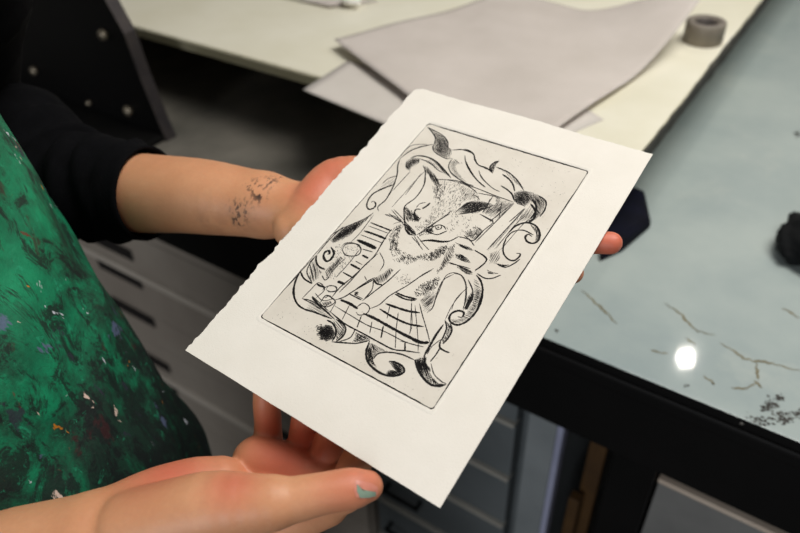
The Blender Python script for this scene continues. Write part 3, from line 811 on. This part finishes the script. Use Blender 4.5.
for c, n, ang, L, wd, ik, poly in (('I', 330, 115, 2.2, .42, 'L', '400,70 520,80 640,140 660,200 560,210 500,280 380,330 330,380 250,410 230,380 330,300 360,220 370,150'),
 ('I', 90, 115, 2.0, .5, 'M', '400,90 520,100 600,160 560,210 500,270 400,310 350,300 380,200'), ('I', 70, 60, 1.8, .42, 'L', '480,290 620,300 600,380 520,440 430,400'), ('I', 60, 60, 1.6, .45, 'M', '330,300 380,320 300,400 240,400'),
 ('C', 110, 60, 1.4, .5, 'M', '410,400 480,360 500,370 450,420 440,470 460,533 410,533 390,470'), ('J', 110, 70, 1.8, .5, 'M', '0,60 80,20 90,90 180,120 100,180 40,260 0,280'),
 ('J', 230, 70, 2.0, .5, 'M', '420,130 480,110 560,110 640,90 720,60 790,30 800,60 740,110 680,140 600,130 520,160 430,140'), ('J', 60, 80, 1.6, .45, 'M', '410,0 450,20 460,90 420,120 400,60'),
 ('J', 150, 50, 2.0, .55, 'M', '560,350 600,300 660,270 720,240 735,260 690,330 620,360 570,390'), ('J', 60, 60, 1.8, .6, 'D', '640,290 715,245 730,262 690,320 620,345'), ('K', 110, 40, 2.2, .5, 'M', '60,160 120,120 190,95 170,140 110,195 50,205'),
 ('J', 50, 30, 1.6, .4, 'L', '430,240 520,220 560,280 470,300'), ('N', 60, 190, 3.2, .7, 'D', '110,240 150,225 160,330 140,335 115,300'), ('J', 40, 60, 1.4, .4, 'L', '100,40 190,40 190,90 100,90'),
 ('I', 120, 75, 2.4, .5, 'M', '170,240 240,290 270,330 240,345 190,330 165,290'), ('I', 60, 120, 2, .5, 'M', '300,380 360,370 330,430 260,440'), ('I', 120, 50, 2.2, .5, 'M', '560,420 640,370 690,400 640,460 590,450'), ('I', 140, 60, 2.4, .5, 'M', '80,400 140,360 130,450 110,533 60,533 80,470'), ('I', 80, 100, 2, .5, 'M', '380,90 440,110 400,200 350,180'), ('J', 160, 60, 2.2, .5, 'M', '410,20 460,60 560,110 700,80 790,20 760,100 600,130 480,130'), ('K', 90, 130, 2.4, .5, 'M', '90,330 130,340 110,400 40,440 0,440 40,390'), ('K', 70, 60, 2.4, .5, 'L', '180,150 230,160 200,210 150,260 110,280'),
 ('P', 60, 40, .7, .4, 'L', '440,130 580,172 540,250 520,180'), ('P', 60, 40, .7, .4, 'L', '270,318 290,290 330,340 430,400 425,402')):
    fur(INK[ik], cpts(c, poly), n, ang, L, wd)
# plate edge line, heavier at top and right
for (a, b, wd) in ((pq[0], pq[1], 1.7), (pq[1], pq[2], 1.35), (pq[2], pq[3], 1.5), (pq[3], pq[0], .8)):
    a, b = np.array(a), np.array(b); n = 60; (inkD if wd > .9 else inkM).line([a+(b-a)*(.012+.976*i/n)+np.array((random.uniform(-.15, .15), random.uniform(-.15, .15))) for i in range(n+1)], wd)
for i in range(4):
    p, a, b = np.array(pq[i]), np.array(pq[i-1]), np.array(pq[(i+1) % 4]); s, e = p+_n(a-p)*3, p+_n(b-p)*3
    inkD.line([(1-t)**2*s+2*t*(1-t)*(p)+t*t*e for t in (0, .2, .4, .6, .8, 1)], 1.3, 1)
for nm, ik, mt, lb in (('etched_lines', inkD, m_ink, 'black etched lines of a cat seated in a scrolled frame'), ('etched_fine_lines', inkM, m_inkmid, 'finer dark grey etched lines'), ('etched_fur_lines', inkL, m_inkline, 'pale grey etched fur strokes')):
    from_py(nm, ik.v, ik.f, mt, print_root)['label'] = lb
# ------------------------------------------------------------------ the person
def U(px, py, off): return PP(px, py, -off)       # a point this far under the print
class SDF:
    def __init__(s, lo, hi, h):
        s.lo = np.array(lo, float); s.h = h; s.n = np.ceil((np.array(hi)-s.lo)/h).astype(int)+1
        s.g = np.full(s.n, .05, np.float32)
    def chain(s, pts, rs, k=.006, sq=None, sub=1):
        """one smooth limb through the points, blended into what is there already"""
        P, Q = [np.array(p, float) for p in pts], list(rs)
        if sub > 1 and len(P) > 2:
            E = [2*P[0]-P[1]]+P+[2*P[-1]-P[-2]]; P2, Q2 = [], []
            for i in range(1, len(E)-2):
                for j in range(sub):
                    t = j/sub; a, b, c, d = E[i-1:i+3]; P2.append(.5*((2*b)+(c-a)*t+(2*a-5*b+4*c-d)*t*t+(3*b-a-3*c+d)*t**3)); Q2.append(Q[i-1]+(Q[i]-Q[i-1])*(t*.5+.5*(3*t*t-2*t**3)))
            P, Q = P2+[P[-1]], Q2+[Q[-1]]
        m = max(Q)+.03; arr = np.array(P)
        i0 = np.clip(np.floor((arr.min(0)-m-s.lo)/s.h).astype(int), 0, s.n); i1 = np.clip(np.ceil((arr.max(0)+m-s.lo)/s.h).astype(int)+1, 0, s.n)
        if np.any(i1 <= i0): return
        p = np.stack(np.meshgrid(*[(s.lo[i]+np.arange(i0[i], i1[i])*s.h).astype(np.float32) for i in range(3)], indexing='ij'), -1)
        d = np.full(p.shape[:3], 1., np.float32)
        for a, b, ra, rb in zip(P, P[1:], Q, Q[1:]):
            ba = (b-a).astype(np.float32); pa = p-a.astype(np.float32); t = np.clip((pa@ba)/max(ba.dot(ba), 1e-12), 0, 1); q = pa-t[..., None]*ba
            if sq is not None:
                axv, f = sq; axv = np.array(axv, np.float32)/np.linalg.norm(axv); c = q@axv; q = q+np.multiply.outer(c*(f-1), axv).astype(np.float32)
            d = np.minimum(d, np.sqrt((q*q).sum(-1))-(ra+(rb-ra)*t))
        sl = tuple(slice(i0[i], i1[i]) for i in range(3)); g = s.g[sl]
        hh = np.clip(.5+.5*(g-d)/k, 0, 1); s.g[sl] = g*(1-hh)+d*hh-k*hh*(1-hh)
    def seg(s, a, b, ra, rb, k=.006, sq=None): s.chain([a, b], [ra, rb], k, sq)
    def mesh(s):
        g = s.g; n = g.shape; neg = g < 0
        cs = sum(neg[dx:n[0]-1+dx, dy:n[1]-1+dy, dz:n[2]-1+dz].astype(np.int8) for dx in (0, 1) for dy in (0, 1) for dz in (0, 1))
        act = (cs > 0) & (cs < 8); idx = np.full(act.shape, -1, np.int64); cells = np.argwhere(act); idx[act] = np.arange(len(cells))
        acc = np.zeros((len(cells), 3)); cnt = np.zeros(len(cells))
        cor = [(a, b, c) for a in (0, 1) for b in (0, 1) for c in (0, 1)]
        for a in cor:
            for ax in range(3):
                if a[ax]: continue
                b = list(a); b[ax] = 1
                va = g[cells[:, 0]+a[0], cells[:, 1]+a[1], cells[:, 2]+a[2]]; vb = g[cells[:, 0]+b[0], cells[:, 1]+b[1], cells[:, 2]+b[2]]
                m = (va < 0) != (vb < 0); t = np.where(m, va/np.where(m, va-vb, 1), 0)
                p = np.tile(np.array(a, float), (len(cells), 1)); p[:, ax] += t; acc[m] += p[m]; cnt[m] += 1
        V = (cells+acc/cnt[:, None])*s.h+s.lo; Fq = []
        for ax in range(3):
            o = [1, 1, 1]; o[ax] = 0; u, w_ = [(1, 2), (2, 0), (0, 1)][ax]
            sl0 = tuple(slice(o[i], n[i]-1) for i in range(3)); sl1 = tuple(slice(o[i]+(1 if i == ax else 0), n[i]-1+(1 if i == ax else 0)) for i in range(3))
            A, Bn = neg[sl0], neg[sl1]
            for flip in (False, True):
                e = np.argwhere((A & ~Bn) if not flip else (~A & Bn))
                if not len(e): continue
                e = e+np.array(o); q = []
                for du, dw in ((1, 1), (0, 1), (0, 0), (1, 0)):
                    c = e.copy(); c[:, u] -= du; c[:, w_] -= dw; q.append(idx[c[:, 0], c[:, 1], c[:, 2]])
                q = np.stack(q, 1); q = q[(q >= 0).all(1)]; Fq.append(q[:, ::-1] if flip else q)
        return V, np.concatenate(Fq)

SHL, SHR = np.array([-.60, .27, 1.42]), np.array([-.60, -.13, 1.42])
ELL = D(-60, 108, .77); CUF = D(112, 190, .668); WRL = D(264, 205, .611)
WRR = D(92, 538, .425); ELR = np.array([-.53, -.06, 1.10])

# --- fine surface: both forearms and hands
S = SDF((-.56, -.06, 1.03), (-.05, .47, 1.27), .0016)
fa = [D(40, 170, .72), CUF, D(195, 196, .634), WRL]
S.chain(fa, [.041, .0375, .0335, .0285], .01, None, 6)
S.chain([WRL, U(320, 218, .030), U(400, 232, .019)], [.0255, .018, .0155], .008)                 # palm
S.chain([U(305, 230, .031), U(400, 262, .019)], [.017, .014], .008)
S.chain([WRL, U(330, 205, .030), U(410, 205, .018)], [.022, .017, .013], .008)
S.chain([D(293, 229, .584), D(314, 206, .588), D(336, 183, .597), U(378, 172, .020), U(410, 160, .016)], [.0165, .0205, .0205, .0145, .0105], .0018, None, 5)   # thumb mound, thumb
for pts, rs in (([U(405, 232, .015), U(480, 238, .010), U(550, 241, .0095), D(611, 243, .487)], [.0105, .0095, .0088, .0078]),
                ([U(400, 256, .016), U(470, 266, .0105), U(530, 271, .0095), D(573, 273, .480)], [.0105, .0092, .0084, .0073]),
                ([U(405, 206, .014), U(475, 204, .010), U(530, 205, .0095), U(580, 207, .009)], [.0105, .0093, .0085, .0073]),
                ([U(385, 280, .018), U(440, 292, .011), U(485, 298, .009), U(515, 302, .0085)], [.0092, .0083, .0075, .0065])):
    S.chain(pts, rs, .004, None, 4)
# right hand
S.chain([D(-60, 580, .44), D(20, 556, .43), WRR], [.031, .029, .0265], .01)
S.chain([WRR, D(150, 507, .438), D(190, 491, .446), D(220, 485, .450)], [.024, .0222, .0200, .0180], .006, None, 4)       # heel, little finger side
S.chain([WRR, D(190, 520, .440), D(275, 498, .456), D(345, 494, .447)], [.022, .021, .0175, .0120], .006)          # palm
S.chain([D(190, 540, .448), D(265, 528, .458), D(328, 505, .455)], [.020, .017, .0135], .006, None, 4)
S.chain([D(258, 462, .469), D(298, 471, .462), D(338, 485, .451)], [.0172, .0164, .0125], .002, None, 4)
S.chain([D(135, 530, .418), D(205, 510, .408), D(262, 504, .402), D(292, 500, .402), D(325, 493, .403), D(350, 489, .405), D(368, 486, .409)], [.0235, .0215, .0165, .0130, .0117, .0118, .0090], .003, None, 4)   # thumb
for pts, rs in (([D(268, 450, .484), D(268, 424, .477), U(268, 385, .013), U(288, 330, .011), U(305, 290, .0095)], [.0105, .0092, .0090, .0080, .0068]),
                ([D(302, 458, .475), D(304, 434, .468), U(312, 395, .013), U(340, 335, .011), U(360, 290, .0095)], [.0105, .0100, .0092, .0082, .0070]),
                ([D(326, 468, .464), D(329, 445, .457), U(345, 405, .013), U(376, 350, .011), U(398, 305, .0095)], [.0110, .0106, .0094, .0085, .0072]),
                ([D(350, 482, .447), D(356, 462, .443), U(378, 428, .012), U(408, 385, .011), U(430, 345, .0095)], [.0110, .0104, .0094, .0083, .0072])):
    S.chain(pts, rs, .0018, None, 5)
V1, F1 = S.mesh()
# flesh flattens against the underside of the sheet it carries
rel = V1-PC[0]; du, dv = PC[1]-PC[0], PC[3]-PC[0]; uu, vv = rel@du/du.dot(du), rel@dv/dv.dot(dv); hgt = rel@PN
pr = (uu > -.012) & (uu < 1.012) & (vv > -.01) & (vv < 1.006) & (hgt > -.0019)
V1[pr] -= np.outer(hgt[pr]+.0019, PN)
# --- coarser surface: torso, upper arms, neck, head, legs (under the clothes and out of the picture)
T = SDF((-.95, -.35, 0.0), (-.28, .50, 1.80), .009)
T.chain([(-.60, .07, .92), (-.60, .07, 1.10), (-.61, .07, 1.30), (-.62, .07, 1.38)], [.135, .125, .135, .11], .03, ((1, 0, 0), 1.25))
T.chain([SHL, (-.62, .07, 1.41), SHR], [.055, .07, .055], .04)
T.chain([SHL, ELL, fa[0], CUF], [.05, .044, .041, .0365], .02); T.chain([SHR, ELR, D(-60, 580, .44), D(-20, 566, .434)], [.05, .042, .031, .029], .02)
T.chain([(-.62, .07, 1.40), (-.60, .07, 1.52)], [.055, .05], .03)
T.chain([(-.585, .07, 1.585), (-.60, .07, 1.67)], [.072, .088], .03); T.seg((-.51, .07, 1.60), (-.497, .07, 1.585), .014, .012, .01)   # head, nose
for sy in (-1, 1):
    T.seg((-.60, .07+sy*.088, 1.61), (-.61, .07+sy*.09, 1.64), .012, .016, .006)      # ears
    hy = .07+sy*.09; T.chain([(-.60, hy, .88), (-.59, hy+sy*.01, .50), (-.62, hy+sy*.02, .09)], [.088, .058, .042], .02); T.chain([(-.64, hy+sy*.02, .042), (-.47, hy+sy*.035, .034)], [.038, .030], .01)
V2, F2 = T.mesh()
me = bpy.data.meshes.new('person_body')
me.from_pydata(np.concatenate([V1, V2]).tolist(), [], np.concatenate([F1, F2+len(V1)]).tolist()); me.update()
from mathutils.bvhtree import BVHTree
bvh = BVHTree.FromPolygons([Vector(v) for v in V1], F1.tolist())
def on_skin(px, py, lift=.0004):
    d = Vector(_n(ray(px, py))); h = bvh.ray_cast(Vector(CAM), d)
    return (np.array(h[0])-np.array(d)*lift) if h[0] is not None else None
def sk(*a):
    q = on_skin(*a); return q if q is not None else np.array([0, 0, -5.])
blobs = dict(red=[(sk(312, 188), .034, .6), (sk(335, 165), .035, .6), (sk(350, 480), .035, .45), (sk(285, 460), .045, .6), (sk(170, 470), .05, .75), (sk(268, 425), .045, .4), (sk(310, 452), .045, .5), (sk(612, 243), .05, .8), (sk(232, 482), .026, .6), (sk(372, 480), .02, .4)],
             ink=[(sk(240, 210), .017), (sk(237, 221), .012), (sk(259, 196), .011), (sk(253, 186), .013), (sk(268, 181), .014), (sk(281, 177), .008)], smudge=[(sk(240, 222), .024), (sk(210, 224), .022), (sk(372, 476), .012)])
person = bpy.data.objects.new('person', me); COL.objects.link(person); me.materials.append(mk_skin(blobs))
me.polygons.foreach_set('use_smooth', [True]*len(me.polygons))
md = person.modifiers.new('smooth', 'SMOOTH'); md.factor = .5; md.iterations = 3
tag(person, 'person in a paint-stained green apron and black sweater holding up the print', 'person')
# thumbnail with chipped pale green varnish
def skin_patch(name, outline, mat, lift):
    c = np.mean(np.array(outline), 0); vs, fs = [], []; rings = 4; k = len(outline)
    for r in range(1, rings+1):
        for p in outline:
            q = on_skin(*(c+(np.array(p)-c)*r/rings), lift)
            if q is None: return None
            vs.append(q)
    cc = on_skin(*c, lift)
    if cc is None: return None
    vs.append(cc); ci = len(vs)-1
    for i in range(k):
        j = (i+1) % k; fs.append((ci, i, j))
        for r in range(rings-1): fs.append((r*k+i, (r+1)*k+i, (r+1)*k+j, r*k+j))
    return from_py(name, vs, fs, mat, person, True)
nl = skin_patch('thumbnail', [(356, 480), (362, 481), (371, 483), (378, 487), (378, 494), (372, 498), (362, 499), (356, 497), (354, 489)], simple('nail', (206, 128, 110), (220, 146, 126), 90, .3), .0004)
nv = skin_patch('nail_varnish', [(357, 484), (361, 489), (369, 491), (376, 492), (376, 496), (369, 498), (360, 498), (357, 491)], simple('pale_green_varnish', (126, 150, 132), (150, 170, 150), 90, .35), .0007)
if nv: nv['label'] = 'chipped pale green nail varnish'

# --- clothes
def tube(name, pts, rs, mat, seg=40, amp=.003, seed=0, sub=14, parent=None, thick=.003):
    P = []; Rr = []
    Q = [np.array(p, float) for p in pts]; Q = [2*Q[0]-Q[1]]+Q+[2*Q[-1]-Q[-2]]; rr = [rs[0]]+list(rs)+[rs[-1]]
    for i in range(1, len(Q)-2):
        for k in range(sub):
            t = k/sub; a, b, c, d = Q[i-1:i+3]; P.append(.5*((2*b)+(c-a)*t+(2*a-5*b+4*c-d)*t*t+(3*b-a-3*c+d)*t**3)); Rr.append(rr[i]+(rr[i+1]-rr[i])*(3*t*t-2*t**3))
    P.append(Q[-2]); Rr.append(rs[-1]); n = len(P); vs = []; up = np.array([.1, .9, .4])
    for i in range(n):
        t = _n(P[min(i+1, n-1)]-P[max(0, i-1)]); s = _n(np.cross(t, up)); u = np.cross(s, t)
        for j in range(seg):
            a = 2*math.pi*j/seg
            f = amp*(vnoise(i*.45+1.5*math.sin(a)+seed, seed)+.6*vnoise(i*.9+2*math.cos(a), seed+3)) if i < n-3 else 0
            vs.append(P[i]+(s*math.cos(a)+u*math.sin(a))*(Rr[i]+f*2))
    for j in range(seg):                          # inner lip of the cuff
        a = 2*math.pi*j/seg; vs.append(P[-1]-t*.0+(s*math.cos(a)+u*math.sin(a))*(Rr[-1]-thick))
    for j in range(seg):
        a = 2*math.pi*j/seg; vs.append(P[-1]-t*.02+(s*math.cos(a)+u*math.sin(a))*(Rr[-1]-thick))
    fs = []
    for i in range(n+1):
        for j in range(seg): k = (j+1) % seg; fs.append((i*seg+j, i*seg+k, (i+1)*seg+k, (i+1)*seg+j))
    return from_py(name, vs, fs, mat, parent or person, True)
armax = _n(WRL-CUF)
cuff_end = CUF+armax*.042
tube('sleeve', [SHL+np.array([0, .01, .01]), SHL*.5+ELL*.5+np.array([0, .012, 0]), ELL, D(5, 148, .74), D(60, 178, .70), CUF-armax*.03, cuff_end], [.075, .072, .072, .068, .0545, .049, .0435], m_sweater, amp=.006, seed=2)
tube('sleeve', [SHR, SHR*.5+ELR*.5, ELR+(ELR-SHR)*.02, ELR*.6+D(-60, 580, .44)*.4], [.075, .068, .064, .047], m_sweater, amp=.005, seed=6)
def shell(name, fn, nu, nv, mat, parent=None):
    vs = [fn(i/nu, j/nv) for i in range(nu+1) for j in range(nv+1)]; fs = [(i*(nv+1)+j, (i+1)*(nv+1)+j, (i+1)*(nv+1)+j+1, i*(nv+1)+j+1) for i in range(nu) for j in range(nv)]
    o = from_py(name, vs, fs, mat, parent or person, True); s = o.modifiers.new('solid', 'SOLIDIFY'); s.thickness = .002; s.offset = 1; return o
def torso_pt(a, z, g):                            # elliptical trunk, a = angle from the front (+x)
    t = min(1, max(0, (z-.85)/.57)); ex = .118+.02*math.sin(t*3.1)+g; ey = .150+.015*t+g
    if z > 1.36: ex *= 1-.9*(z-1.36)/.1*.5; 
    return np.array([-.605+ex*math.cos(a), .07+ey*math.sin(a), z])
K = SDF((-.95, -.35, .80), (-.28, .50, 1.56), .009)
K.chain([(-.60, .07, .92), (-.60, .07, 1.10), (-.61, .07, 1.30), (-.62, .07, 1.38)], [.147, .137, .147, .122], .03, ((1, 0, 0), 1.25))
K.chain([SHL, (-.62, .07, 1.42), SHR], [.070, .082, .070], .05)
K.chain([(-.62, .07, 1.42), (-.613, .07, 1.475)], [.07, .062], .02)
K.chain([SHL, SHL*.5+ELL*.5], [.070, .062], .03); K.chain([SHR, SHR*.5+ELR*.5], [.070, .060], .03)
Vk, Fk = K.mesh()
o = from_py('sweater', Vk, Fk.tolist(), m_sweater, person, True); md = o.modifiers.new('smooth', 'SMOOTH'); md.iterations = 3
for sy in (-1, 1):
    hy = .07+sy*.09
    tube('trouser_leg', [(-.60, hy, .90), (-.595, hy+sy*.006, .5), (-.62, hy+sy*.02, .07)], [.108, .085, .07], m_trouser, amp=.004, seed=9+sy)
    bm = bmesh.new(); bm_box(bm, (-.70, hy+sy*.025-.045, .0), (-.42, hy+sy*.025+.045, .085), .03, 4)
    from_bm('shoe', bm, m_black, person, True)
m_eyew = simple('eye_white', (226, 222, 214), (234, 230, 224), 20, .3); m_iris = simple('iris', (44, 30, 22), (60, 42, 30), 60, .3); m_lip = simple('lips', (170, 92, 84), (184, 104, 94), 60, .5)
for sy in (-1, 1):
    bm = bmesh.new(); bmesh.ops.create_uvsphere(bm, u_segments=16, v_segments=10, radius=.0125)
    for v in bm.verts: v.co = Vector((-.527+v.co.x, .07+sy*.031+v.co.y*1.15, 1.632+v.co.z*.62))
    e = from_bm('eye', bm, m_eyew, person, True)
    bm = bmesh.new(); bm_cyl(bm, (-.5165, .07+sy*.031, 1.632), (-.5135, .07+sy*.031, 1.632), .0062, .005, 16); from_bm('iris', bm, m_iris, e, True)
    bm = bmesh.new(); bm_cyl(bm, (-.518, .07+sy*.014, 1.650), (-.530, .07+sy*.050, 1.652), .0045, .0025, 8); from_bm('eyebrow', bm, m_hair, person, True)
bm = bmesh.new(); bmesh.ops.create_uvsphere(bm, u_segments=20, v_segments=10, radius=1)
for v in bm.verts: v.co = Vector((-.517+v.co.x*.009, .07+v.co.y*.023, 1.553+v.co.z*(.008-.003*abs(v.co.y))))
from_bm('lips', bm, m_lip, person, True)
hb = bmesh.new(); bmesh.ops.create_icosphere(hb, subdivisions=4, radius=1)
for v in hb.verts: v.co = Vector((-.622+v.co.x*.100, .07+v.co.y*.098, 1.672+v.co.z*.105))
bmesh.ops.delete(hb, geom=[v for v in hb.verts if v.co.x > -.555 and v.co.z < 1.69], context='VERTS')
from_bm('hair', hb, m_hair, person, True)
# apron: bib and skirt wrapped round the front
def apron_pt(u, v):
    z = 1.36-.86*v; a = (-1.75+3.5*u)
    g = .022+.012*vnoise(z*14+2*a, 21)+.006*vnoise(z*31-3*a, 22)+.012*vnoise(a*4.2+z*3, 24)*min(1, v*2.5)
    p = torso_pt(a, max(z, .86), 0)
    fl = APR(z)
    wv_ = max(0, math.cos(a))
    p = p+np.array([math.cos(a)*(g)+fl*wv_**.7, math.sin(a)*(g+fl*.35), 0]); p[2] = z; return p
def APR(z): return np.interp(z, APZ, APV)
APZ = [.5, .80, .90, 1.0, 1.1, 1.2, 1.3, 1.4]; APV = [.22, .165, .135, .095, .062, .032, .003, .0]
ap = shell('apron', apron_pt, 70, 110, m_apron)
for sy in (-1, 1):
    bm = bmesh.new(); pts = [torso_pt(sy*.75, 1.36, .03), torso_pt(sy*1.0, 1.43, .0)+np.array([-.01, -sy*.02, 0]), np.array([-.66, .07+sy*.06, 1.475])]
    for a, b in zip(pts, pts[1:]): bm_cyl(bm, a, b, .008, .008, 8)
    from_bm('strap', bm, m_apron, ap, True)
